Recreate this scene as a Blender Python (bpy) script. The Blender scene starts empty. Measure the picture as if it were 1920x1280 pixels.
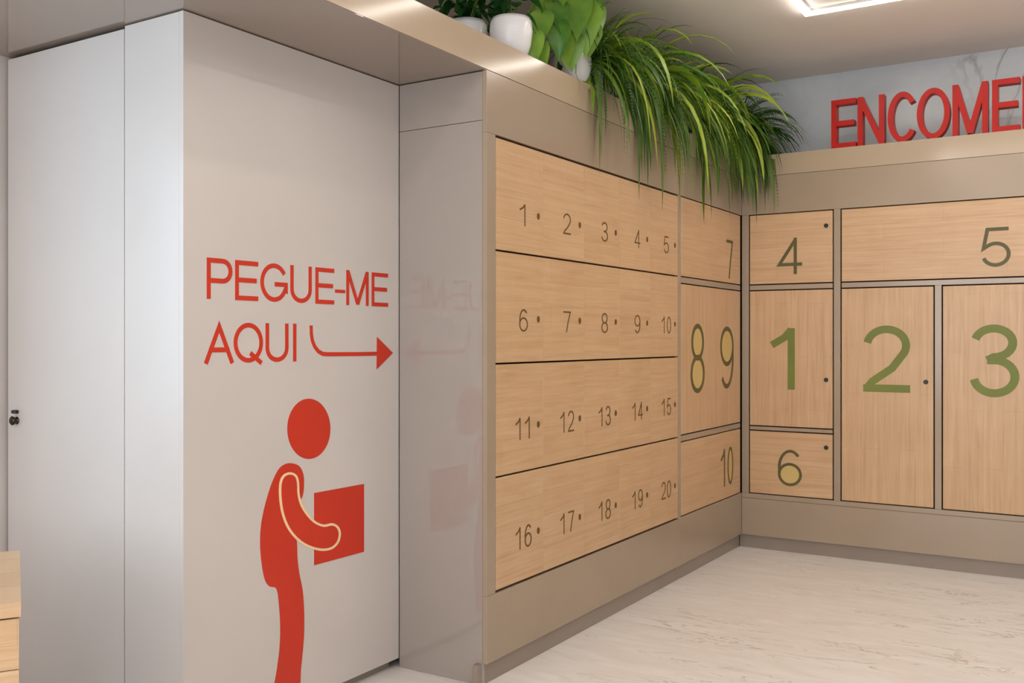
import bpy, bmesh, math, random
from mathutils import Vector, Matrix
from mathutils.geometry import tessellate_polygon
random.seed(7)
SC = bpy.context.scene
COL = SC.collection
R = math.radians

# ------------------------------------------------------------------ camera
F, CX, CY, YAW, H = 1820.0, 960.0, 637.0, R(32.05), 1.25
cd = bpy.data.cameras.new('camera'); cam = bpy.data.objects.new('camera', cd); COL.objects.link(cam)
cd.sensor_width = 36.0; cd.lens = 36.0*F/1920.0; cd.shift_y = (CY-640.0)/1920.0
cd.clip_start = 0.05
cam.location = (0, 0, H); cam.rotation_euler = (R(90), 0, YAW)
SC.camera = cam

# ------------------------------------------------------------------ world, exposure
w = bpy.data.worlds.new('world'); SC.world = w; w.use_nodes = True
w.node_tree.nodes['Background'].inputs[0].default_value = (0.80, 0.90, 1.0, 1)
w.node_tree.nodes['Background'].inputs[1].default_value = 0.6
SC.view_settings.view_transform = 'Standard'; SC.view_settings.look = 'None'
SC.view_settings.gamma = 1.0; SC.view_settings.use_curve_mapping = False
SC.view_settings.exposure = -0.45

# daylight entering by the wide shop window behind the camera
ld = bpy.data.lights.new('window_daylight', 'AREA'); ld.shape = 'RECTANGLE'
ld.size, ld.size_y = 4.4, 1.9; ld.energy = 160; ld.color = (0.88, 0.94, 1.0)
lo = bpy.data.objects.new('window_daylight', ld); COL.objects.link(lo)
lo.location = (-0.5, -3.12, 1.55); lo.rotation_euler = (R(90), 0, 0)

ld = bpy.data.lights.new('side_window_daylight', 'AREA'); ld.shape = 'RECTANGLE'
WY0, WY1, WZ0, WZ1 = -1.2, 1.2, 0.95, 2.05
ld.size, ld.size_y = WY1-WY0, WZ1-WZ0; ld.energy = 52; ld.color = (0.50, 0.78, 1.0)
lo = bpy.data.objects.new('side_window_daylight', ld); COL.objects.link(lo)
lo.location = (-3.36, (WY0+WY1)/2, (WZ0+WZ1)/2); lo.rotation_euler = (0, R(-90), 0)
ld.size, ld.size_y = WZ1-WZ0, WY1-WY0

# ------------------------------------------------------------------ planes of the place (metres)
XL = -1.933      # face of the locker bank on the left
XS = -2.336      # cupboard side panel that carries the sign
YS = 2.916       # end panel of the left bank
YC = 1.908       # cupboard door faces
YB = 5.700       # face of the bank on the back wall
YW = 6.150       # back wall
XW = -3.250      # left wall
ZS0, ZS1 = 2.226, 2.348   # top slab
ZC = 2.900       # ceiling

s_, c_ = math.sin(YAW), math.cos(YAW)
def ray(px, py):
    r = (px-CX)/F; u = -(py-CY)/F
    return Vector((-s_ + r*c_, c_ + r*s_, u))
def onX(px, py, X):
    d = ray(px, py); return Vector((0, 0, H)) + d*(X/d.x)
def onY(px, py, Y):
    d = ray(px, py); return Vector((0, 0, H)) + d*(Y/d.y)

# ------------------------------------------------------------------ materials
def srgb(r, g, b):
    f = lambda v: (v/255/12.92) if v/255 <= 0.04045 else ((v/255+0.055)/1.055)**2.4
    return (f(r), f(g), f(b), 1)
def newmat(name, col, rough=0.5, spec=0.5, metal=0.0):
    m = bpy.data.materials.new(name); m.use_nodes = True
    b = m.node_tree.nodes['Principled BSDF']
    b.inputs['Base Color'].default_value = col; b.inputs['Roughness'].default_value = rough
    b.inputs['Specular IOR Level'].default_value = spec; b.inputs['Metallic'].default_value = metal
    return m
def nd(m, t, **kw):
    n = m.node_tree.nodes.new(t)
    for k, v in kw.items():
        if k in n.inputs: n.inputs[k].default_value = v
        else: setattr(n, k, v)
    return n
def lk(m, a, b): m.node_tree.links.new(a, b)
def bsdf(m): return m.node_tree.nodes['Principled BSDF']
def ramp(m, fac, stops):
    n = m.node_tree.nodes.new('ShaderNodeValToRGB'); e = n.color_ramp.elements
    e[0].position, e[0].color = stops[0]; e[1].position, e[1].color = stops[-1]
    for p, c in stops[1:-1]:
        x = e.new(p); x.color = c
    lk(m, fac, n.inputs[0]); return n
def mixc(m, fac, a, b, mode='MIX'):
    n = m.node_tree.nodes.new('ShaderNodeMix'); n.data_type = 'RGBA'; n.blend_type = mode
    for v, i in ((fac, 0), (a, 6), (b, 7)):
        if hasattr(v, 'is_output'): lk(m, v, n.inputs[i])
        else: n.inputs[i].default_value = v
    return n.outputs[2]

def laminate(name, col, rough, spec=0.5, var=0.05):
    m = newmat(name, col, rough, spec)
    tc = nd(m, 'ShaderNodeTexCoord'); n = nd(m, 'ShaderNodeTexNoise', Scale=3.0, Detail=3.0)
    lk(m, tc.outputs['Object'], n.inputs['Vector'])
    a = tuple(c*(1-var) for c in col[:3])+(1,); b = tuple(min(1, c*(1+var)) for c in col[:3])+(1,)
    r = ramp(m, n.outputs['Fac'], [(0.3, a), (0.7, b)])
    lk(m, r.outputs[0], bsdf(m).inputs['Base Color'])
    return m

def wood(name, vertical, base, lo_, hi):
    m = newmat(name, base, 0.30, 0.45)
    tc = nd(m, 'ShaderNodeTexCoord'); sp = nd(m, 'ShaderNodeSeparateXYZ'); oi = nd(m, 'ShaderNodeObjectInfo')
    lk(m, tc.outputs['Object'], sp.inputs[0])
    ad = nd(m, 'ShaderNodeMath', operation='ADD'); lk(m, sp.outputs[0], ad.inputs[0]); lk(m, sp.outputs[1], ad.inputs[1])
    mu = nd(m, 'ShaderNodeMath', operation='MULTIPLY'); lk(m, oi.outputs['Random'], mu.inputs[0]); mu.inputs[1].default_value = 17.0
    def off(sock):
        a = nd(m, 'ShaderNodeMath', operation='ADD'); lk(m, sock, a.inputs[0]); lk(m, mu.outputs[0], a.inputs[1]); return a.outputs[0]
    al, ac = (sp.outputs[2], ad.outputs[0]) if vertical else (ad.outputs[0], sp.outputs[2])
    cb = nd(m, 'ShaderNodeCombineXYZ'); lk(m, off(al), cb.inputs[0]); lk(m, off(ac), cb.inputs[1])
    st = nd(m, 'ShaderNodeMapping'); st.inputs['Scale'].default_value = (2.2, 55, 1); lk(m, cb.outputs[0], st.inputs[0])
    g = nd(m, 'ShaderNodeTexNoise', Scale=1.0, Detail=5.0, Roughness=0.65, Distortion=0.6); lk(m, st.outputs[0], g.inputs['Vector'])
    br = nd(m, 'ShaderNodeTexBrick'); lk(m, cb.outputs[0], br.inputs['Vector'])
    br.inputs['Scale'].default_value = 1.0; br.inputs['Brick Width'].default_value = 0.62; br.inputs['Row Height'].default_value = 0.095
    br.inputs['Mortar Size'].default_value = 0.0009; br.inputs['Mortar Smooth'].default_value = 0.3
    br.inputs['Color1'].default_value = (0.955, 0.945, 0.935, 1); br.inputs['Color2'].default_value = (1.0, 1.0, 1.0, 1); br.inputs['Mortar'].default_value = (0.80, 0.74, 0.68, 1)
    r = ramp(m, g.outputs['Fac'], [(0.25, lo_), (0.5, base), (0.75, hi)])
    c1 = mixc(m, 0.8, r.outputs[0], br.outputs['Color'], 'MULTIPLY')
    kn = nd(m, 'ShaderNodeTexNoise', Scale=6.0, Detail=2.0); lk(m, cb.outputs[0], kn.inputs['Vector'])
    kr = ramp(m, kn.outputs['Fac'], [(0.3, (0.92, 0.9, 0.88, 1)), (0.65, (1, 1, 1, 1))])
    c2 = mixc(m, 0.7, c1, kr.outputs[0], 'MULTIPLY')
    lk(m, c2, bsdf(m).inputs['Base Color'])
    bp = nd(m, 'ShaderNodeBump', Strength=0.05, Distance=0.002); lk(m, g.outputs['Fac'], bp.inputs['Height']); lk(m, bp.outputs[0], bsdf(m).inputs['Normal'])
    return m

def marble(name, base, dark, vein, scale, rough, veinw=0.03, sx=(1, 1, 1), amt=0.6):
    m = newmat(name, base, rough)
    tc = nd(m, 'ShaderNodeTexCoord'); mp = nd(m, 'ShaderNodeMapping'); mp.inputs['Scale'].default_value = sx
    mp.inputs['Rotation'].default_value = (0.3, 0.5, 0.5)
    lk(m, tc.outputs['Object'], mp.inputs[0])
    n = nd(m, 'ShaderNodeTexNoise', Scale=scale, Detail=8.0, Roughness=0.6, Distortion=0.8); lk(m, mp.outputs[0], n.inputs['Vector'])
    cloud = ramp(m, n.outputs['Fac'], [(0.3, dark), (0.65, base)])
    n2 = nd(m, 'ShaderNodeTexNoise', Scale=scale*0.8, Detail=6.0, Roughness=0.55, Distortion=1.2); lk(m, mp.outputs[0], n2.inputs['Vector'])
    sb = nd(m, 'ShaderNodeMath', operation='SUBTRACT'); lk(m, n2.outputs['Fac'], sb.inputs[0]); sb.inputs[1].default_value = 0.5
    ab = nd(m, 'ShaderNodeMath', operation='ABSOLUTE'); lk(m, sb.outputs[0], ab.inputs[0])
    v = ramp(m, ab.outputs[0], [(0.0, (amt, amt, amt, 1)), (veinw, (0, 0, 0, 1))])
    n3 = nd(m, 'ShaderNodeTexNoise', Scale=scale*0.5, Detail=2.0); lk(m, mp.outputs[0], n3.inputs['Vector'])
    msk = ramp(m, n3.outputs['Fac'], [(0.45, (0, 0, 0, 1)), (0.62, (1, 1, 1, 1))])
    vm = nd(m, 'ShaderNodeMath', operation='MULTIPLY'); lk(m, v.outputs[0], vm.inputs[0]); lk(m, msk.outputs[0], vm.inputs[1])
    lk(m, mixc(m, vm.outputs[0], cloud.outputs[0], vein), bsdf(m).inputs['Base Color'])
    return m

def leafmat(name, a, b, rough=0.4):
    m = newmat(name, a, rough, 0.4)
    oi = nd(m, 'ShaderNodeObjectInfo'); tc = nd(m, 'ShaderNodeTexCoord')
    n = nd(m, 'ShaderNodeTexNoise', Scale=9.0, Detail=2.0); lk(m, tc.outputs['Object'], n.inputs['Vector'])
    ad = nd(m, 'ShaderNodeMath', operation='ADD'); lk(m, oi.outputs['Random'], ad.inputs[0]); lk(m, n.outputs['Fac'], ad.inputs[1])
    hf = nd(m, 'ShaderNodeMath', operation='MULTIPLY'); lk(m, ad.outputs[0], hf.inputs[0]); hf.inputs[1].default_value = 0.5
    r = ramp(m, hf.outputs[0], [(0.25, a), (0.8, b)])
    lk(m, r.outputs[0], bsdf(m).inputs['Base Color'])
    tr = nd(m, 'ShaderNodeBsdfTranslucent'); lk(m, r.outputs[0], tr.inputs['Color'])
    mx = nd(m, 'ShaderNodeMixShader'); mx.inputs[0].default_value = 0.25
    lk(m, bsdf(m).outputs[0], mx.inputs[1]); lk(m, tr.outputs[0], mx.inputs[2])
    lk(m, mx.outputs[0], m.node_tree.nodes['Material Output'].inputs['Surface'])
    return m

def emit(name, col, s):
    m = bpy.data.materials.new(name); m.use_nodes = True
    b = bsdf(m); b.inputs['Base Color'].default_value = (0.9, 0.9, 0.9, 1)
    b.inputs['Emission Color'].default_value = col; b.inputs['Emission Strength'].default_value = s
    return m

M = {}
M['white_lam'] = laminate('white laminate', srgb(210, 201, 196), 0.30, 0.5, 0.02)
M['taupe'] = laminate('taupe gloss laminate', srgb(165, 146, 125), 0.17, 0.6, 0.03)
M['slab'] = laminate('taupe slab laminate', srgb(180, 160, 136), 0.13, 0.7, 0.03)
M['endpanel'] = laminate('grey taupe mirror laminate', srgb(164, 153, 145), 0.03, 0.9, 0.02)
M['kick'] = laminate('taupe plinth', srgb(150, 136, 124), 0.3, 0.5, 0.04)
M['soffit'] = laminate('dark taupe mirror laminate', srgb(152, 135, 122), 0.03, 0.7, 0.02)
M['wood_h'] = wood('pine panel, level grain', False, srgb(209, 172, 133), srgb(195, 156, 116), srgb(217, 184, 147))
M['wood_v'] = wood('pine panel, upright grain', True, srgb(209, 172, 133), srgb(195, 156, 116), srgb(217, 184, 147))
M['dark'] = laminate('dark shadow gap board', srgb(62, 40, 26), 0.8, 0.2)  # dark brown puts the shade of the door gaps into the carcass colour
M['floor'] = marble('pale beige marble floor', srgb(244, 240, 236), srgb(234, 227, 220), srgb(150, 126, 108), 3.4, 0.30, 0.016, (0.9, 3.4, 1), 0.6)
M['marble'] = marble('grey marble wall', srgb(216, 221, 225), srgb(196, 202, 207), srgb(118, 118, 122), 1.7, 0.25, 0.02, (1, 1, 1), 0.8)
M['ceil'] = laminate('warm grey ceiling paint', srgb(246, 238, 231), 0.8, 0.2, 0.015)
M['wall'] = laminate('off white wall paint', srgb(214, 208, 200), 0.6, 0.3, 0.02)
M['red'] = laminate('red vinyl', srgb(204, 52, 28), 0.42, 0.4, 0.04)
M['redletter'] = laminate('red acrylic', srgb(178, 22, 8), 0.4, 0.25, 0.10)
M['cream'] = laminate('cream outline vinyl', srgb(246, 214, 168), 0.5, 0.4, 0.01)
M['olive'] = laminate('olive green inlay', srgb(116, 124, 54), 0.45, 0.4, 0.12)
M['olivedark'] = laminate('dark olive inlay', srgb(92, 86, 48), 0.45, 0.4, 0.15)
M['olivefill'] = laminate('straw yellow inlay', srgb(208, 180, 118), 0.5, 0.3, 0.05)
M['brownmark'] = laminate('burnt brown engraving', srgb(104, 76, 40), 0.6, 0.3, 0.2)
M['black'] = laminate('black metal', srgb(28, 24, 22), 0.35, 0.5, 0.1)
M['bronze'] = newmat('dark bronze', srgb(70, 62, 48), 0.25, 0.5, 0.9)
M['pot'] = laminate('white glazed ceramic', srgb(232, 230, 232), 0.22, 0.5, 0.02)
M['soil'] = laminate('dark potting soil', srgb(46, 34, 26), 0.95, 0.1, 0.3)
M['stem'] = laminate('green stem', srgb(84, 112, 40), 0.5, 0.3, 0.15)
M['leaf_lime'] = leafmat('lime heart leaf', srgb(44, 104, 28), srgb(158, 196, 78), 0.30)
M['leaf_dark'] = leafmat('dark small leaf', srgb(16, 52, 18), srgb(42, 100, 34), 0.35)
M['blade'] = leafmat('grass blade', srgb(66, 116, 26), srgb(178, 192, 58), 0.38)
M['blade_dark'] = leafmat('dark grass blade', srgb(40, 78, 22), srgb(104, 136, 46), 0.42)
M['led'] = emit('warm white light strip', (1.0, 0.93, 0.85, 1), 34.0)
M['steel'] = newmat('white fixture metal', srgb(225, 220, 212), 0.35, 0.5)

# ------------------------------------------------------------------ object helpers
WL = {}
def put(name, bm, mat, parent=None, origin=None, smooth=False):
    """links bm (world coordinates) as one mesh object with its origin at `origin`"""
    me = bpy.data.meshes.new(name)
    if origin is None:
        mn = Vector((1e9,)*3); mx = -mn
        for v in bm.verts:
            for i in range(3): mn[i] = min(mn[i], v.co[i]); mx[i] = max(mx[i], v.co[i])
        origin = (mn+mx)/2
    origin = Vector(origin)
    bmesh.ops.translate(bm, verts=bm.verts, vec=-origin)
    bmesh.ops.recalc_face_normals(bm, faces=bm.faces)
    bm.to_mesh(me); bm.free()
    if smooth:
        for p in me.polygons: p.use_smooth = True
    me.materials.append(mat)
    return link(name, me, parent, origin)
def link(name, me, parent, origin):
    o = bpy.data.objects.new(name, me); COL.objects.link(o)
    origin = Vector(origin)
    if parent: o.parent = parent; o.location = origin - WL[parent.name]
    else: o.location = origin
    WL[o.name] = origin
    return o
def thing(name, loc, label, cat, group=None):
    o = bpy.data.objects.new(name, None); COL.objects.link(o); o.location = loc; o.empty_display_size = 0.1
    WL[o.name] = Vector(loc); return tag(o, label, cat, group)
def tag(o, label=None, cat=None, group=None, kind=None):
    for k, v in (('label', label), ('category', cat), ('group', group), ('kind', kind)):
        if v: o[k] = v
    return o
def struct(o, label, cat): return tag(o, label, cat, None, 'structure')
def add_box(bm, x0, x1, y0, y1, z0, z1, bev=0.0):
    vs = [bm.verts.new((x, y, z)) for x in (x0, x1) for y in (y0, y1) for z in (z0, z1)]
    fs = [bm.faces.new([vs[i] for i in q]) for q in ((0, 1, 3, 2), (4, 6, 7, 5), (0, 4, 5, 1), (2, 3, 7, 6), (0, 2, 6, 4), (1, 5, 7, 3))]
    if bev:
        es = {e for f in fs for e in f.edges}
        bmesh.ops.bevel(bm, geom=list(es), offset=bev, segments=1, affect='EDGES')
def box(name, x0, x1, y0, y1, z0, z1, mat, parent=None, bev=0.0015):
    bm = bmesh.new(); add_box(bm, x0, x1, y0, y1, z0, z1, bev)
    return put(name, bm, mat, parent)
def prism(bm, pts, o, eu, ev, n, d):
    """closed polygon pts (u,v) extruded by d along n"""
    a = [bm.verts.new(o + eu*u + ev*v) for u, v in pts]
    b = [bm.verts.new(o + eu*u + ev*v + n*d) for u, v in pts]
    k = len(pts)
    for i, j, l in tessellate_polygon([[Vector((p[0], p[1], 0)) for p in pts]]):
        bm.faces.new((a[i], a[j], a[l])); bm.faces.new((b[l], b[j], b[i]))
    for i in range(k): bm.faces.new((a[i], a[(i+1) % k], b[(i+1) % k], b[i]))
def ribbon(bm, pl, t, o, eu, ev, n, d, closed=False):
    """stroke of width t along polyline pl, mitred, extruded by d"""
    k = len(pl); P = [Vector(p) for p in pl]; L = []; Rr = []
    for i in range(k):
        p = P[i]
        if closed: a, b = P[i-1], P[(i+1) % k]
        else: a, b = P[max(i-1, 0)], P[min(i+1, k-1)]
        d1 = (p-a).normalized() if (p-a).length > 1e-9 else None
        d2 = (b-p).normalized() if (b-p).length > 1e-9 else None
        if d1 is None: d1 = d2
        if d2 is None: d2 = d1
        n1 = Vector((-d1.y, d1.x)); n2 = Vector((-d2.y, d2.x))
        m = n1+n2
        m = n1 if m.length < 1e-6 else m.normalized()
        s = min(1.0/max(m.dot(n1), 1e-3), 2.4)*t/2
        L.append(p+m*s); Rr.append(p-m*s)
    W = lambda q, h: bm.verts.new(o + eu*q.x + ev*q.y + n*h)
    l0 = [W(q, 0) for q in L]; r0 = [W(q, 0) for q in Rr]; l1 = [W(q, d) for q in L]; r1 = [W(q, d) for q in Rr]
    for i in range(k if closed else k-1):
        j = (i+1) % k
        for q in ((l0[i], r0[i], r0[j], l0[j]), (l1[j], r1[j], r1[i], l1[i]), (l0[j], l1[j], l1[i], l0[i]), (r0[i], r1[i], r1[j], r0[j])):
            bm.faces.new(q)
    if not closed:
        bm.faces.new((l0[0], l1[0], r1[0], r0[0])); bm.faces.new((r0[-1], r1[-1], l1[-1], l0[-1]))
def arc(cx, cy, rx, ry, a0, a1, n=18):
    return [(cx+rx*math.cos(R(a0+(a1-a0)*i/n)), cy+ry*math.sin(R(a0+(a1-a0)*i/n))) for i in range(n+1)]

def glyph(ch, w, h, t):
    """strokes [(polyline, closed)] of a plain monoline letter in a w by h box"""
    a, b, lo_, hi = t/2, w-t/2, t/2, h-t/2; m = w/2
    el = lambda cx, cy, rx, ry: (arc(cx, cy, rx, ry, 0, 360, 36)[:-1], True)
    if ch == 'E': return [([(w, hi), (a, hi), (a, lo_), (w, lo_)], 0), ([(a, h*.51), (w*.93, h*.51)], 0)]
    if ch == 'P':
        r = (hi-h*.45)/2
        return [([(a, 0), (a, h)], 0), ([(a, hi), (b-r, hi)]+arc(b-r, hi-r, r, r, 90, -90, 14)[1:]+[(a, h*.45)], 0)]
    if ch == 'G': return [(arc(m, h/2, m-a, h/2-a, 32, 335, 30)+[(b, h*.30), (b, h*.46), (w*.52, h*.46)], 0)]
    if ch == 'C': return [(arc(m*1.04, h/2, m*1.04-a, h/2-a, 38, 322, 32), 0)]
    if ch == 'U':
        ry = min(h*.36, m)
        return [([(a, h), (a, ry)]+arc(m, ry, m-a, ry-a, 180, 360, 18)[1:-1]+[(b, ry), (b, h)], 0)]
    if ch == 'M': return [([(a, 0), (a, h)], 0), ([(b, 0), (b, h)], 0), ([(a*1.1, h-t*.2), (m, t*.35)], 0), ([(m, t*.35), (w-a*1.1, h-t*.2)], 0)]
    if ch == 'N': return [([(a, 0), (a, h)], 0), ([(b, 0), (b, h)], 0), ([(a*1.1, h-t*.4), (w-a*1.1, t*.4)], 0)]
    if ch == 'A': return [([(a, 0), (m, h-t*.9), (b, 0)], 0), ([(w*.17, h*.33), (w*.83, h*.33)], 0)]
    if ch == 'Q': return [el(m, h/2, m-a, h/2-a), ([(w*.56, h*.24), (w*.95, h*-.02)], 0)]
    if ch == 'O': return [el(m, h/2, m-a, h/2-a)]
    if ch == 'I': return [([(m, 0), (m, h)], 0)]
    if ch == '-': return [([(0, h*.38), (w, h*.38)], 0)]
    if ch == '0': return [el(m, h/2, m-a, h/2-a)]
    if ch == '1': return [([(w*.66, 0), (w*.66, h-t*.3)], 0), ([(w*.66, h-t*.5), (w*.45, h*.82), (w*.05, h*.70)], 0)]
    if ch == '2': return [(arc(m, h*.70, m-a, h*.30-a, 170, -28, 18)+[(w*.62, h*.36), (w*.2, h*.16), (a, lo_)], 0), ([(0, lo_), (w, lo_)], 0)]
    if ch == '3': return [(arc(m*.98, h*.745, (m-a)*.92, h*.255-a, 165, -90, 18)+[(w*.36, h*.49+t*.1)], 0), ([(w*.36, h*.49+t*.1)]+arc(m, h*.275, m-a, h*.275-a+t*.1, 80, -170, 20), 0)]
    if ch == '4': return [([(w*.72, 0), (w*.72, h)], 0), ([(w*.72, h-t*.6), (a, h*.27), (w, h*.27)], 0)]
    if ch == '5': return [([(w*.93, hi), (w*.22, hi), (a*1.3, h*.47)]+arc(m, h*.32, m-a, h*.32-a, 130, -160, 22), 0)]
    if ch == '6': return [el(m, h*.32, m-a, h*.32-a), (arc(m+w*.02, h*.5, m-a+w*.02, h*.5-a, 45, 190, 16)+[(a, h*.34)], 0)]
    if ch == '7': return [([(0, hi), (b, hi), (w*.62, h*.45), (w*.42, 0)], 0)]
    if ch == '8': return [el(m, h*.74, (m-a)*.88, h*.26-a+t*.2), el(m, h*.27, m-a, h*.27-a+t*.2)]
    if ch == '9': return [el(m, h*.68, m-a, h*.32-a), (arc(m-w*.02, h*.5, m-a+w*.02, h*.5-a, 225, 370, 16)+[(b, h*.66)], 0)]
    return []
FILL = {'6': [(.5, .32)], '8': [(.5, .74), (.5, .27)], '9': [(.5, .68)], '0': [(.5, .5)]}

def letters(bm, text, w, h, t, o, eu, ev, n, d, gap=0.0):
    x = 0
    for ch in text:
        for q, (pl, cl) in enumerate(glyph(ch, w, h, t)): ribbon(bm, [(p[0]+x, p[1]) for p in pl], t, o, eu, ev, n, d+q*0.0003, cl)
        x += w+gap

EX, EY, EZ = Vector((1, 0, 0)), Vector((0, 1, 0)), Vector((0, 0, 1))

# ================================================================== THE SETTING
struct(box('floor', XW-0.2, 2.8, -3.4, YW+0.2, -0.1, 0.0, M['floor'], bev=0), 'pale beige marble floor with faint brown veins', 'floor')
struct(box('ceiling', XW-0.2, 2.8, -3.4, YW+0.2, ZC, ZC+0.1, M['ceil'], bev=0), 'plain warm grey painted ceiling', 'ceiling')
struct(box('wall_back', XW-0.2, 2.8, YW, YW+0.1, 0.0, ZC, M['marble'], bev=0), 'grey veined marble wall above the numbered lockers', 'wall')
bm = bmesh.new()
for a in ((-3.3, WY0, 0, ZC), (WY1, YW, 0, ZC), (WY0, WY1, 0, WZ0), (WY0, WY1, WZ1, ZC)): add_box(bm, XW-0.1, XW, *a)
struct(put('wall_left', bm, M['white_lam']), 'pale plain wall meeting the cupboard at far left', 'wall')
struct(box('wall_right', 2.4, 2.5, -3.3, YW, 0.0, ZC, M['wall'], bev=0), 'off white wall closing the room on the right', 'wall')
bm = bmesh.new()
for a in ((XW, -2.8, 0, ZC), (1.8, 2.4, 0, ZC), (-2.8, 1.8, 0, 0.5), (-2.8, 1.8, 2.6, ZC)):
    add_box(bm, a[0], a[1], -3.1, -3.0, a[2], a[3])
struct(put('wall_front', bm, M['wall']), 'off white wall with a wide window opening', 'wall')

# continuous top slab (L-shaped) over cupboard and both locker banks
bm = bmesh.new()
X0, Y0, XR = XW+0.002, 0.25, 2.39
prism(bm, [(X0, Y0), (XL, Y0), (XL, YB), (XR, YB), (XR, YW-0.002), (X0, YW-0.002)], Vector((0, 0, ZS0)), EX, EY, EZ, ZS1-ZS0)
struct(put('trim_1', bm, M['slab']), 'long glossy taupe top slab running over the cupboard and lockers', 'slab')

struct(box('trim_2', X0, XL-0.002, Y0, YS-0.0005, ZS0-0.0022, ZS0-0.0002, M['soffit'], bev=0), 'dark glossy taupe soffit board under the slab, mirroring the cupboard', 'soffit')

# ================================================================== CUPBOARD WITH SIGN
xd = onY(15, 640, YC).x; xf = onY(233, 640, YC).x
cup = thing('storage_cupboard', (-2.8, 2.4, 0), 'tall pale cupboard whose side reads PEGUE-ME AQUI in red beside a parcel carrier figure', 'cupboard')
box('body', XW+0.004, XS-0.02, YC+0.03, YS-0.006, 0.06, ZS0-0.008, M['dark'], cup)
sp = box('side_panel', XS-0.018, XS, YC, YS-0.0001, 0.035, ZS0-0.006, M['white_lam'], cup, 0.0003)
tag(sp, 'pale side panel carrying the red sign')
box('filler_panel', xf+0.002, XS-0.0185, YC, YC+0.02, 0.035, ZS0-0.006, M['white_lam'], cup, 0.001)
cdoor = box('door', XW+0.012, xf-0.002, YC, YC+0.02, 0.035, ZS0-0.014, M['white_lam'], cup, 0.001)
box('plinth', XW+0.004, XS-0.03, YC+0.05, YS-0.02, 0.0, 0.06, M['kick'], cup)
kp = onY(32, 788, YC)
bm = bmesh.new()
prof = [(0.004, 0.0), (0.013, 0.0), (0.013, 0.004), (0.006, 0.006), (0.006, 0.018), (0.014, 0.022), (0.016, 0.030), (0.011, 0.037), (0.0, 0.039)]
def lathe(bm, prof, seg, o, ax, u, v):
    rings = []
    for r, h in prof:
        if r < 1e-5: rings.append([bm.verts.new(o+ax*h)])
        else: rings.append([bm.verts.new(o+ax*h+u*r*math.cos(2*math.pi*i/seg)+v*r*math.sin(2*math.pi*i/seg)) for i in range(seg)])
    for A, B in zip(rings, rings[1:]):
        for i in range(seg):
            j = (i+1) % seg
            if len(A) == 1 and len(B) == 1: continue
            if len(B) == 1: bm.faces.new((A[i], A[j], B[0]))
            elif len(A) == 1: bm.faces.new((A[0], B[j], B[i]))
            else: bm.faces.new((A[i], A[j], B[j], B[i]))
lathe(bm, [(r, h*0.6) for r, h in prof], 20, kp, -EY, EX, EZ)
tag(put('knob', bm, M['bronze'], cdoor, smooth=True), 'small dark bronze knob')
bm = bmesh.new(); add_box(bm, kp.x-0.012, kp.x+0.012, YC-0.016, YC, kp.z+0.024, kp.z+0.036, 0.003)
tag(put('lock', bm, M['black'], cdoor), 'small dark lock above the knob')

# lettering (flat red vinyl on the side panel): pixel columns read on that plane
SY = lambda px: onX(px, 640, XS).y
so = Vector((XS, 0, 0))
def sign_letter(ch, p0, p1, z0, z1, t=0.0147):
    y0, y1 = SY(p0), SY(p1); bm = bmesh.new()
    for q, (pl, cl) in enumerate(glyph(ch, y1-y0, z1-z0, t)):
        ribbon(bm, pl, t, Vector((XS-0.0005, y0, z0)), EY, EZ, EX, 0.0018+q*0.0003, cl)
    return put('letter', bm, M['red'], sp)
U = lambda u: 360+0.28125*u
for ch, a, b in (('P', 98, 268), ('E', 287, 440), ('G', 455, 637), ('U', 655, 797), ('E', 822, 947), ('M', 1028, 1176), ('E', 1197, 1306)):
    tag(sign_letter(ch, U(a), U(b), 1.374, 1.499), 'red vinyl letter '+ch)
tag(sign_letter('-', U(953), U(1020), 1.374, 1.499, 0.0115), 'red vinyl hyphen')
for ch, a, b in (('A', 78, 280), ('Q', 277, 472), ('U', 490, 642), ('I', 668, 700)):
    tag(sign_letter(ch, U(a), U(b), 1.178, 1.304), 'red vinyl letter '+ch)
V6 = lambda u, v: onX(360+0.28125*u, 460+0.28125*v, XS)
def flat(name, pts, mat, h0, h1, label=None):
    bm = bmesh.new(); prism(bm, [(p.y, p.z) for p in pts], Vector((XS+h0, 0, 0)), EY, EZ, EX, h1-h0)
    o = put(name, bm, mat, sp); tag(o, label); return o
bm = bmesh.new()
path = [V6(793, 533)] + [V6(u, v) for u, v in ((795, 590), (802, 635), (818, 675), (842, 706), (870, 722), (900, 725), (1100, 724), (1236, 721))]
ribbon(bm, [(p.y, p.z) for p in path], 0.0145, Vector((XS-0.0005, 0, 0)), EY, EZ, EX, 0.0018)
hd = [V6(1232, 610), V6(1230, 826), V6(1338, 716)]
prism(bm, [(p.y, p.z) for p in hd], Vector((XS-0.0005, 0, 0)), EY, EZ, EX, 0.0022)
tag(put('arrow', bm, M['red'], sp), 'red vinyl arrow bending to the right')

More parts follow.
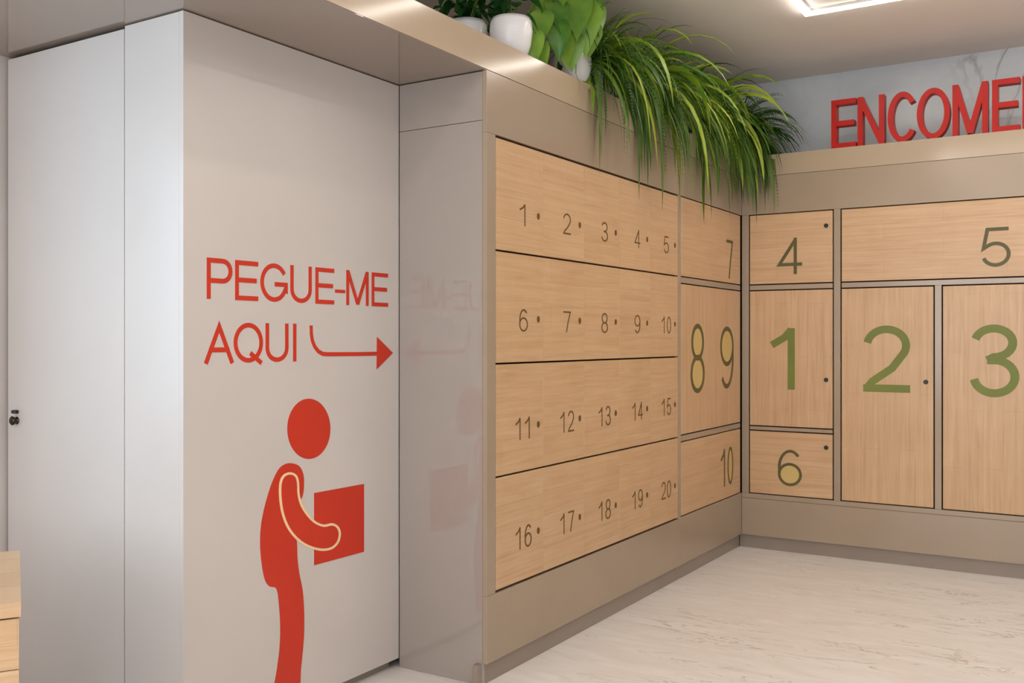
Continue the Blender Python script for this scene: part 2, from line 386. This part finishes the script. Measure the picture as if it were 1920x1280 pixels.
# pictogram of a figure carrying a parcel
V7 = lambda u, v: onX(440+0.4378*u, 720+0.4378*v, XS)
def smooth_closed(pts, n=4):
    out = []; k = len(pts)
    for i in range(k):
        p0, p1, p2, p3 = [Vector(pts[(i+j-1) % k]) for j in range(4)]
        for q in range(n):
            t = q/n
            out.append(0.5*((2*p1)+(-p0+p2)*t+(2*p0-5*p1+4*p2-p3)*t*t+(-p0+3*p1-3*p2+p3)*t**3))
    return out
flat('figure_head', [V7(*p) for p in arc(317, 191, 92, 129, 0, 360, 48)[:-1]], M['red'], -0.0005, 0.0015, 'red round head of the figure')
body = [(240, 338), (275, 350), (293, 385), (296, 430), (291, 475), (277, 505), (262, 560), (258, 620), (266, 680), (268, 740), (276, 810), (290, 880), (296, 960), (297, 1050), (292, 1130), (283, 1220), (275, 1300),
        (225, 1304), (172, 1300), (180, 1225), (192, 1130), (195, 1040), (190, 950), (179, 876), (150, 866), (130, 840), (117, 780), (109, 700), (111, 620), (122, 550), (140, 480), (160, 420), (185, 368), (210, 345)]
flat('figure_body', [V7(p[0], p[1]) for p in smooth_closed(body, 3)], M['red'], -0.0005, 0.0015, 'red stooping body and leg of the figure')
flat('figure_parcel', [V7(*p) for p in ((340, 466), (553, 427), (553, 717), (340, 775))], M['red'], -0.0005, 0.0015, 'red parcel held out by the figure')
arm = [(235, 387), (256, 396), (264, 425), (266, 470), (279, 520), (308, 565), (342, 597), (380, 611), (415, 605), (435, 616), (443, 640), (435, 673), (412, 696), (378, 703), (340, 697), (300, 680), (265, 653), (235, 615), (215, 570), (203, 520), (198, 460), (201, 420), (213, 396)]
sm = smooth_closed(arm, 3); k = len(sm); outl = []
for i in range(k):
    d = (sm[(i+1) % k]-sm[i-1]).normalized(); outl.append(sm[i]+Vector((d.y, -d.x))*10.5)
flat('arm_outline', [V7(p[0], p[1]) for p in outl], M['cream'], -0.0004, 0.0022, 'thin cream outline around the arm')
flat('figure_arm', [V7(p[0], p[1]) for p in sm], M['red'], 0.0, 0.0029, 'red bent arm of the figure')

# ================================================================== LOCKER BANKS
def door_mesh(name, dims, mat, key, cache={}):
    if key not in cache:
        bm = bmesh.new(); a, b, c = dims
        add_box(bm, -a/2, a/2, -b/2, b/2, -c/2, c/2, 0.0015)
        bmesh.ops.recalc_face_normals(bm, faces=bm.faces)
        me = bpy.data.meshes.new(name); bm.to_mesh(me); bm.free(); me.materials.append(mat); cache[key] = me
    return cache[key]

TH = 0.018
def door(bank, side, h0, h1, z0, z1, grain):
    """side 'L': face at XL, h along Y;  side 'B': face at YB, h along X"""
    W, Hh = round(h1-h0, 4), round(z1-z0, 4)
    dims = (TH, W, Hh) if side == 'L' else (W, TH, Hh)
    me = door_mesh('door', dims, M['wood_v' if grain == 'v' else 'wood_h'], (side, W, Hh, grain))
    c = Vector((XL-TH/2, (h0+h1)/2, (z0+z1)/2)) if side == 'L' else Vector(((h0+h1)/2, YB+TH/2, (z0+z1)/2))
    return link('door', me, bank, c)
def numeral(dr, side, text, hc, zc, w, h, t, mat, gap=0.0, fill=False):
    tot = len(text)*w+(len(text)-1)*gap
    if side == 'L': o, eu, n = Vector((XL-0.0006, hc-tot/2, zc-h/2)), EY, EX
    else: o, eu, n = Vector((hc-tot/2, YB+0.0006, zc-h/2)), EX, -EY
    bm = bmesh.new(); letters(bm, text, w, h, t, o, eu, EZ, n, 0.0018, gap)
    nu = put('numeral', bm, mat, dr); tag(nu, 'engraved number '+text)
    if fill:
        bm = bmesh.new(); x = 0; ok = False
        for ch in text:
            for fx, fy in FILL.get(ch, []):
                ry = {'6': .32, '9': .32, '8': .265, '0': .5}[ch]*h-t*0.6; rx = w*.5-t*.6
                prism(bm, [(p[0]+x, p[1]) for p in arc(w*fx, h*fy, rx, ry, 0, 360, 24)[:-1]], o, eu, EZ, n, 0.0011); ok = True
            x += w+gap
        if ok: tag(put('numeral_fill', bm, M['olivefill'], dr), 'straw yellow ground inside the number')
        else: bm.free()
    return nu
def keyhole(dr, side, h_, z_, rx, rz, mat):
    bm = bmesh.new()
    o, eu, n = (Vector((XL-0.0006, h_, z_)), EY, EX) if side == 'L' else (Vector((h_, YB+0.0006, z_)), EX, -EY)
    prism(bm, arc(0, 0, rx, rz, 0, 360, 14)[:-1], o, eu, EZ, n, 0.003)
    tag(put('keyhole', bm, mat, dr), 'small dark lock hole')

ZD = [0.330, 0.7465, 1.1625, 1.5785, 1.994]      # row lines of the small lockers
LY = lambda px: onX(px, 640, XL).y
YA0, YA1 = LY(930), LY(1271)
YB0, YB1 = LY(1277), LY(1388)
ymid = (YA1+YB0)/2

# --- bank A: twenty small lockers
bA = thing('parcel_locker', (XL-0.2, (YS+ymid)/2, 0), 'left locker bank with twenty small wooden doors numbered 1 to 20 in four rows', 'locker')
box('body', XL-0.40, XL-0.030, YS+0.02, ymid-0.001, 0.09, ZS0-0.003, M['dark'], bA)
box('side_panel', XL-0.40, XL-0.0195, YS, YS+0.018, 0.0, 2.043, M['endpanel'], bA, 0.0004)
box('side_panel', XL-0.40, XL-0.0195, YS, YS+0.018, 2.045, ZS0-0.0055, M['endpanel'], bA, 0.0004)
box('top_rail', XL-0.019, XL, YS, ymid-0.0005, ZD[4]+0.006, ZS0-0.002, M['taupe'], bA, 0.001)
box('bottom_panel', XL-0.019, XL, YS, ymid-0.0005, 0.080, ZD[0]-0.006, M['taupe'], bA, 0.001)
box('stile', XL-0.019, XL, YS, YA0-0.003, ZD[0]-0.0055, ZD[4]+0.0055, M['taupe'], bA, 0.001)
box('stile', XL-0.019, XL, YA1+0.002, ymid-0.0005, ZD[0]-0.0055, ZD[4]+0.0055, M['taupe'], bA, 0.001)
box('plinth', XL-0.045, XL-0.022, YS-0.03, ymid-0.0005, 0.0, 0.079, M['kick'], bA, 0.001)
cw = (YA1-YA0)/5
for row in range(4):
    for c in range(5):
        y0, y1 = YA0+c*cw, YA0+(c+1)*cw; z0, z1 = ZD[3-row], ZD[4-row]
        d = door(bA, 'L', y0+0.0006, y1-0.0006, z0+0.0035, z1-0.0035, 'h')
        num = row*5+c+1; tag(d, 'pine locker door number %d' % num)
        zc = z0+0.39*(z1-z0) if row in (1,) else z0+0.40*(z1-z0)
        if row == 0: zc = z0+0.36*(z1-z0)
        txt = str(num); wd = 0.062 if len(txt) == 1 else 0.05
        numeral(d, 'L', txt, y0+cw*0.56, zc, wd, 0.086, 0.0062, M['brownmark'], 0.018)
        keyhole(d, 'L', y1-cw*0.12, zc+0.006, 0.009, 0.013, M['brownmark'])

# --- bank B: lockers 7, 8, 9 and 10
bB = thing('parcel_locker', (XL-0.2, (ymid+YB)/2, 0), 'locker bank in the corner with four wooden doors numbered 7, 8, 9 and 10', 'locker')
zt = [(1.583, 1.994), (0.757, 1.541), (0.335, 0.716)]
box('body', XL-0.40, XL-0.030, ymid+0.001, YB+0.1, 0.09, ZS0-0.003, M['dark'], bB)
box('top_rail', XL-0.019, XL, ymid+0.0005, YB-0.001, 2.000, ZS0-0.002, M['taupe'], bB, 0.001)
box('bottom_panel', XL-0.019, XL, ymid+0.0005, YB-0.001, 0.080, 0.329, M['taupe'], bB, 0.001)
box('stile', XL-0.019, XL, ymid+0.0005, YB0-0.002, 0.3295, 1.9995, M['taupe'], bB, 0.001)
box('rail', XL-0.019, XL, YB0, YB1, 1.547, 1.577, M['taupe'], bB, 0.001)
box('rail', XL-0.019, XL, YB0, YB1, 0.722, 0.751, M['taupe'], bB, 0.001)
box('plinth', XL-0.045, XL-0.022, ymid+0.0005, YB+0.02, 0.0, 0.079, M['kick'], bB, 0.001)
my = (YB0+YB1)/2
yc8, yc9 = LY(1308), LY(1363)
d = door(bB, 'L', YB0, YB1, *zt[0], 'h'); tag(d, 'wide pine locker door number 7')
numeral(d, 'L', '7', LY(1368), 1.72, 0.11, 0.225, 0.017, M['olivedark'])
d = door(bB, 'L', YB0, my-0.001, *zt[1], 'v'); tag(d, 'upright pine locker door number 8')
numeral(d, 'L', '8', yc8, 1.150, 0.205, 0.365, 0.026, M['olivedark'], fill=True)
d = door(bB, 'L', my+0.001, YB1, *zt[1], 'v'); tag(d, 'upright pine locker door number 9')
numeral(d, 'L', '9', yc9, 1.148, 0.225, 0.36, 0.026, M['olivedark'], fill=True)
d = door(bB, 'L', YB0, YB1, *zt[2], 'h'); tag(d, 'wide pine locker door number 10')
numeral(d, 'L', '10', LY(1363), 0.515, 0.095, 0.22, 0.017, M['olivedark'], 0.02, fill=True)

# --- bank C on the back wall: lockers 1 to 6
BX = lambda px: onY(px, 640, YB).x
A0, A1, B0, B1, C0 = BX(1406), BX(1561), BX(1578), BX(1750), BX(1768)
C1 = C0+(B1-B0); END = XR
bC = thing('parcel_locker', ((A0+C1)/2, YB+0.2, 0), 'locker bank on the marble back wall with large green numbered doors 1 to 6', 'locker')
box('body', XL+0.002, END, YB+0.030, YW-0.01, 0.09, ZS0-0.003, M['dark'], bC)
fr = lambda nm, x0, x1, z0, z1: box(nm, x0, x1, YB, YB+0.019, z0, z1, M['taupe'], bC, 0.001)
fr('top_rail', XL+0.0005, END, 2.000, ZS0-0.002)
fr('bottom_panel', XL+0.0005, END, 0.080, 0.300)
fr('rail', XL+0.0005, END, 0.3015, 0.329)
g = 0.007
fr('stile', XL+0.0005, A0-g, 0.3295, 1.9995)
fr('stile', A1+g, B0-g, 0.3295, 1.9995)
fr('stile', C1+g, END, 0.3295, 1.9995)
fr('rail', A0, A1, 1.541+g, 1.583-g); fr('rail', A0, A1, 0.706+g, 0.740-g)
fr('rail', B0, C1, 1.541+g, 1.583-g)
fr('stile', B1+g, C0-g, 0.3295, 1.541+g-0.0005)
box('plinth', XL-0.02, END, YB+0.022, YB+0.045, 0.0, 0.079, M['kick'], bC, 0.001)
zpx = lambda py, px: onY(px, py, YB).z
def back_door(x0, x1, z0, z1, grain, txt, cx, py0, py1, wpx, t, mat, key=None, fill=False):
    d = door(bC, 'B', x0, x1, z0, z1, grain); tag(d, 'pine locker door number '+txt)
    za, zb = zpx(py1, cx), zpx(py0, cx)
    numeral(d, 'B', txt, BX(cx), (za+zb)/2, BX(cx+wpx/2)-BX(cx-wpx/2), zb-za, t, mat, fill=fill)
    if key:
        p = onY(key[0], key[1], YB); keyhole(d, 'B', p.x, p.z, 0.013, 0.013, M['black'])
back_door(A0, A1, 1.583, 1.994, 'h', '4', 1481, 446, 514, 46, 0.019, M['olivedark'], (1549, 423))
back_door(B0, C1, 1.583, 1.994, 'h', '5', 1867, 426, 500, 56, 0.019, M['olivedark'])
back_door(A0, A1, 0.740, 1.541, 'v', '1', 1474, 611, 730, 60, 0.042, M['olive'], (1549, 712))
back_door(B0, B1, 0.335, 1.541, 'v', '2', 1662, 610, 735, 88, 0.042, M['olive'], (1736, 716))
back_door(C0, C1, 0.335, 1.541, 'v', '3', 1864, 608, 743, 94, 0.042, M['olive'])
back_door(A0, A1, 0.335, 0.706, 'h', '6', 1481, 843, 911, 45, 0.016, M['olivedark'], (1549, 839), True)

# ================================================================== RED LETTERS ON THE SLAB
E5 = lambda u: onY(1440+0.25*u, 640, YB).x
lz = 0.278
for ch, a, b, lab in (('E', 470, 655, 'red block letter E standing first in the row on the slab'), ('N', 667, 868, 'red block letter N between the first E and the C'),
                      ('C', 893, 1110, 'red block letter C standing between N and O'), ('O', 1112, 1362, 'round red block letter O between C and M'),
                      ('M', 1380, 1648, 'red block letter M standing right of the O'), ('E', 1678, 1888, 'red block letter E standing right of the M'),
                      ('N', 1906, 2120, 'red block letter N cut off by the right edge of the photo')):
    bm = bmesh.new(); x0, x1 = E5(a), E5(b)
    for q, (pl, cl) in enumerate(glyph(ch, x1-x0, lz, 0.029)):
        ribbon(bm, pl, 0.029, Vector((x0, YB+0.012-q*0.0006, ZS1+0.0005)), EX, EZ, EY, 0.060+q*0.0012, cl)
    tag(put('sign_letter', bm, M['redletter'], None, (x0, YB+0.03, ZS1+0.0005)), lab, 'letter', 'red letters on the slab')

# ================================================================== CEILING LIGHTS
def ring_light(x0, y0, sx, sy, label):
    t = thing('ceiling_light', (x0+sx/2, y0+sy/2, ZC), label, 'lamp', 'square ceiling lights')
    wd = 0.038
    def ring(bm, i, o, z0, z1):
        for a in ((x0+i, x0+sx-i, y0+i, y0+o), (x0+i, x0+sx-i, y0+sy-o, y0+sy-i), (x0+i, x0+o, y0+o, y0+sy-o), (x0+sx-o, x0+sx-i, y0+o, y0+sy-o)):
            add_box(bm, *a, z0, z1)
    bm = bmesh.new(); ring(bm, -0.004, wd+0.004, ZC-0.012, ZC-0.0005); put('housing', bm, M['steel'], t)
    bm = bmesh.new(); ring(bm, 0.0, wd, ZC-0.019, ZC-0.0121); put('diffuser', bm, M['led'], t)
ring_light(-1.345, 3.72, 1.2, 1.22, 'square ring of white light set on the ceiling near the red letters')
ring_light(-1.345, 0.9, 1.2, 1.22, 'square ring of white light on the ceiling above the cupboard')
ring_light(0.35, 3.72, 1.2, 1.22, 'added unseen square ring of white light brightening the right of the back lockers')  # unseen ring, added to brighten the right part of the back bank
ring_light(-1.345, -1.9, 1.2, 1.22, 'square ring of white light on the ceiling by the window')

# ================================================================== WOODEN BENCH, lower left
zt_ = 0.70
def onZ(px, py, z):
    d = ray(px, py); return Vector((0, 0, H)) + d*((z-H)/d.z)
pn, pf = onZ(39.5, 1129, zt_), onZ(37, 1031, zt_)
e = (pf-pn); dep = e.length; e.normalize(); wv = Vector((-e.y, e.x, 0)); wv = wv if wv.x < 0 else -wv
bench = thing('wooden_counter', (pn.x, pn.y, 0), 'low pale pine counter standing before the cupboard, cut by the left edge', 'counter')
def obox(name, a0, a1, b0, b1, z0, z1, mat, bev=0.0015):   # a along e (depth), b along wv (length)
    bm = bmesh.new(); o = Vector((pn.x, pn.y, 0))
    prism(bm, [(a0, b0), (a1, b0), (a1, b1), (a0, b1)], o+EZ*z0, e, wv, EZ, z1-z0)
    return put(name, bm, mat, bench)
LN = 0.75
cuts = [0.0, 0.16, 0.30, 0.46, dep]
for a, b in zip(cuts, cuts[1:]): obox('top_plank', a, b-0.002, 0, LN, zt_-0.03, zt_, M['wood_h'])
zz = [0.0, 0.21, 0.42, 0.56, 0.668]
for a, b in zip(zz, zz[1:]): obox('front_plank', 0.004, 0.024, 0.004, LN-0.004, a, b-0.002, M['wood_h'])
obox('side_panel', 0.0245, dep-0.004, 0.004, 0.024, 0.0, 0.668, M['wood_h'])
obox('side_panel', 0.0245, dep-0.004, LN-0.024, LN-0.004, 0.0, 0.668, M['wood_h'])
obox('back_panel', dep-0.0035, dep, 0.004, LN-0.004, 0.0, 0.668, M['wood_h'])

# ================================================================== PLANTS ON THE SLAB
def pot(root, x, y, r, h):
    bm = bmesh.new()
    pr = [(0.0, 0.0), (r*.62, 0.0), (r*.74, h*.06), (r*.92, h*.35), (r, h*.68), (r*.97, h*.9), (r*.90, h), (r*.84, h*.99), (r*.86, h*.85), (0.0, h*.84)]
    lathe(bm, pr, 28, Vector((x, y, ZS1+0.0005)), EZ, EX, EY)
    put('pot', bm, M['pot'], root, smooth=True)
    bm = bmesh.new(); lathe(bm, [(0.0, h*.86), (r*.83, h*.86), (r*.5, h*.9), (0, h*.905)], 16, Vector((x, y, ZS1)), EZ, EX, EY)
    put('soil', bm, M['soil'], root)
def clear(p):
    """keeps a leaf point out of the slab and the locker faces"""
    m = 0.014
    inside_slab = (p.x < XL+m) or (p.y > YB-m)
    if inside_slab and p.z < ZS1+m:
        dx, dy = XL+m-p.x, p.y-(YB-m); dz = ZS1+m-p.z
        if p.x < XL+m and p.y < YB-m and dx < dz: p.x = XL+m
        elif p.y > YB-m and p.x > XL+m and dy < dz: p.y = YB-m
        else: p.z = ZS1+m
    p.z = min(p.z, ZC-0.03); p.y = min(p.y, YW-0.05)
    return p
def blade(bm, p, az, el, L, w0, grav, seg=9, fold=0.25, roll=0.0, leaflets=0.0):
    d = Vector((math.cos(az)*math.cos(el), math.sin(az)*math.cos(el), math.sin(el)))
    rows = []; q = p.copy(); ds = L/seg
    for i in range(seg+1):
        t = i/seg; wd = w0*min(1.0, 0.35+2.2*t)*(1-t**2.2)+0.0004
        side = d.cross(EZ)
        side = side.normalized() if side.length > 1e-3 else Vector((-math.sin(az), math.cos(az), 0))
        up = side.cross(d).normalized()
        side, up = side*math.cos(roll)+up*math.sin(roll), up*math.cos(roll)-side*math.sin(roll)
        if leaflets and 0 < i < seg:
            ll = leaflets*(1-0.75*t)
            for sg in (-1, 1):
                for k in (0.0, 0.5):
                    b = q+d*ds*k; tip = b+(side*sg*0.85+d*0.55-EZ*0.15)*ll
                    m1 = (b+tip)/2+d*ll*0.16; m2 = (b+tip)/2-d*ll*0.16
                    bm.faces.new([bm.verts.new(v) for v in (clear(b.copy()), clear(m1), clear(tip), clear(m2))])
        rows.append((bm.verts.new(clear(q-side*wd/2+up*wd*fold)), bm.verts.new(q), bm.verts.new(clear(q+side*wd/2+up*wd*fold))))
        d = (d+Vector((0, 0, -1))*grav*ds*(0.5+t)).normalized(); q = clear(q+d*ds)
    for a, b in zip(rows, rows[1:]):
        bm.faces.new((a[0], a[1], b[1], b[0])); bm.faces.new((a[1], a[2], b[2], b[1]))

def grass_plant(y, x, n, label, dark=False, r=0.08, h=0.14, azb=0.0, Lm=1.0, fine=150):
    rt = thing('potted_grass', (x, y, ZS1), label, 'plant', 'trailing grass plants on the slab')
    pot(rt, x, y, r, h); c = Vector((x, y, ZS1+h))
    rnd = random.Random(int(y*1000))
    def rnd_blade(bm, wid, lmul, kind=None, lf=0.0):
        kind = rnd.random() if kind is None else kind
        p = c+Vector((rnd.uniform(-.05, .06), rnd.uniform(-.08, .08), 0.0))
        if kind < .55:      # falls over the slab edge
            az = azb+rnd.gauss(0, .7); el = R(rnd.uniform(-10, 45)); L = rnd.uniform(.34, .66); gr = rnd.uniform(4, 9.5)
        elif kind < .85:    # sweeps outwards and along the slab
            az = azb+.5+rnd.gauss(0, .8); el = R(rnd.uniform(20, 70)); L = rnd.uniform(.30, .55); gr = rnd.uniform(3.5, 7)
        else:               # stands up
            az = rnd.uniform(-3.1, 3.1); el = R(rnd.uniform(45, 80)); L = rnd.uniform(.18, .34); gr = rnd.uniform(2, 5)
        blade(bm, p, az, el, L*Lm*lmul, wid*rnd.uniform(.55, 1.25), gr, 14 if lf else 9, 0.25, rnd.gauss(0, .7), lf)
    for i in range(n):
        bm = bmesh.new(); rnd_blade(bm, 0.050 if i % 3 == 0 else 0.030, 1.08 if i % 3 == 0 else 1.0)
        put('leaf', bm, M['blade_dark'] if (dark and i % 3) or i % 2 == 0 else M['blade'], rt, c, True)
    bm = bmesh.new()
    for i in range(fine): rnd_blade(bm, 0.004 if i % 3 == 0 else 0.011, 0.9, None, 0.035 if i % 3 == 0 else 0.0)
    tag(put('fine_leaves', bm, M['blade_dark'], rt, c, True), 'mass of thin dark grass leaves', kind='stuff')
grass_plant(3.925, -2.05, 44, 'trailing grass plant nearest the lime heart leaves', azb=-0.45, Lm=1.0)
grass_plant(4.36, -2.05, 54, 'trailing grass plant hanging over the lockers, second along the slab from the heart leaves', azb=-0.2, Lm=1.15)
grass_plant(4.78, -2.05, 54, 'trailing grass plant hanging above the small door numbered 5, third along the slab', azb=0.0, Lm=1.15)
grass_plant(5.24, -2.05, 54, 'dark trailing grass plant above the tall door numbered 8', True, azb=-0.1, Lm=1.1)
grass_plant(5.80, -2.02, 54, 'dark feathery grass plant in the corner beside the marble wall', True, azb=-0.45, Lm=1.05, fine=240)

def heart(bm, o, d, up, L, W, curl=0.35):
    """heart-shaped leaf: o base, d towards the tip, up the leaf normal"""
    d = d.normalized(); side = d.cross(up).normalized(); up = side.cross(d).normalized()
    prof = [(-.10, .30), (-.06, .52), (.06, .76), (.22, .92), (.38, .90), (.54, .74), (.70, .50), (.84, .27), (.94, .10), (1.0, .01)]
    rows = []
    for t, wd in prof:
        tt = max(t, 0.0)
        base = o+d*L*t+up*(-curl*L*tt*tt)
        mid = o+d*L*max(t, 0.0)+up*(-curl*L*tt*tt) if t < 0 else base
        hw = W*wd/2
        rows.append([bm.verts.new(base-side*hw+up*hw*.22), bm.verts.new(base-side*hw*.5+up*hw*.05), bm.verts.new(mid-up*0.002),
                     bm.verts.new(base+side*hw*.5+up*hw*.05), bm.verts.new(base+side*hw+up*hw*.22)])
    for a, b in zip(rows, rows[1:]):
        for i in range(4):
            bm.faces.new((a[i], a[i+1], b[i+1], b[i]))
def tube(bm, pts, r, seg=6):
    rings = []
    for i, p in enumerate(pts):
        d = (pts[min(i+1, len(pts)-1)]-pts[max(i-1, 0)]).normalized()
        u = d.cross(EZ); u = u.normalized() if u.length > 1e-3 else EX.copy(); v = d.cross(u).normalized()
        rings.append([bm.verts.new(p+u*r*math.cos(2*math.pi*k/seg)+v*r*math.sin(2*math.pi*k/seg)) for k in range(seg)])
    for a, b in zip(rings, rings[1:]):
        for k in range(seg): bm.faces.new((a[k], a[(k+1) % seg], b[(k+1) % seg], b[k]))

def heart_plant(x, y, r, h, spots, label):
    """spots: (px, py, depth X, length, tip azimuth deg, droop deg)"""
    rt = thing('potted_heart_leaf', (x, y, ZS1), label, 'plant')
    pot(rt, x, y, r, h); c = Vector((x, y, ZS1+h*.9))
    for px, py, X, L, az, dr in spots:
        p = onX(px, py, X)
        bm = bmesh.new()
        mid = (c+p)/2+Vector((0, 0, 0.05+abs(p.z-c.z)*.25))
        pts = [c*(1-t)**2+mid*2*t*(1-t)+p*t*t for t in [i/8 for i in range(9)]]
        tube(bm, pts, 0.0028); st = put('stem', bm, M['stem'], rt, c, True)
        d = Vector((math.cos(R(az))*math.cos(R(dr)), math.sin(R(az))*math.cos(R(dr)), -math.sin(R(dr))))
        up = Vector((math.cos(R(az))*math.sin(R(dr)), math.sin(R(az))*math.sin(R(dr)), math.cos(R(dr))))
        bm = bmesh.new(); heart(bm, p, d, up, L, L*.72)
        put('leaf', bm, M['leaf_lime'], st, p, True)
heart_plant(-2.03, 3.74, 0.085, 0.15, [
    (1004, 62, -1.96, .13, -75, 70), (1016, 24, -1.97, .15, -60, 50), (1048, 42, -1.92, .15, -65, 76), (1038, 2, -1.97, .17, -40, 45),
    (1080, -8, -1.92, .20, -55, 58), (1098, 8, -1.90, .21, -60, 74), (1065, 20, -2.05, .15, -120, 40), (1092, -40, -1.94, .21, -30, 60),
    (1052, -30, -1.97, .19, -80, 50), (1020, 82, -1.95, .11, -95, 78), (1030, -24, -2.0, .17, -110, 60), (1112, -10, -1.90, .18, 0, 62),
    (1074, 62, -1.93, .15, -50, 82), (1005, 4, -2.05, .14, -140, 55), (1108, 40, -1.90, .15, -35, 80), (1060, 70, -1.94, .12, -75, 84)], 'lime heart-leaved plant in a white pot beside the trailing grass')

def bush(x, y, r, h, n, spread, label):
    rt = thing('potted_bush', (x, y, ZS1), label, 'plant')
    pot(rt, x, y, r, h); c = Vector((x, y, ZS1+h*.9)); rnd = random.Random(int(x*977))
    for k in range(5):
        bm = bmesh.new(); a = rnd.uniform(0, 6.28)
        tip = c+Vector((math.cos(a)*spread*.6, math.sin(a)*spread*.6, rnd.uniform(.08, .2)))
        tube(bm, [c, (c+tip)/2+Vector((0, 0, .03)), tip], 0.003); put('stem', bm, M['stem'], rt, c, True)
    for k in range(n):
        a = rnd.uniform(0, 6.28); rr = spread*math.sqrt(rnd.random()); p = c+Vector((math.cos(a)*rr, math.sin(a)*rr, rnd.uniform(0.02, .26)))
        az = a+rnd.gauss(0, .5); dr = R(rnd.uniform(-20, 60))
        d = Vector((math.cos(az)*math.cos(dr), math.sin(az)*math.cos(dr), -math.sin(dr))); up = Vector((math.cos(az)*math.sin(dr), math.sin(az)*math.sin(dr), math.cos(dr)))
        bm = bmesh.new(); L = rnd.uniform(.045, .085); heart(bm, p, d, up, L, L*.62, .2)
        put('leaf', bm, M['leaf_dark'], rt, p, True)
bush(-2.02, 3.22, 0.085, 0.155, 40, 0.10, 'white pot with dark leaves standing at the slab edge')
bush(-2.25, 3.25, 0.085, 0.19, 60, 0.14, 'dark small-leaved bush in the white pot farthest left')
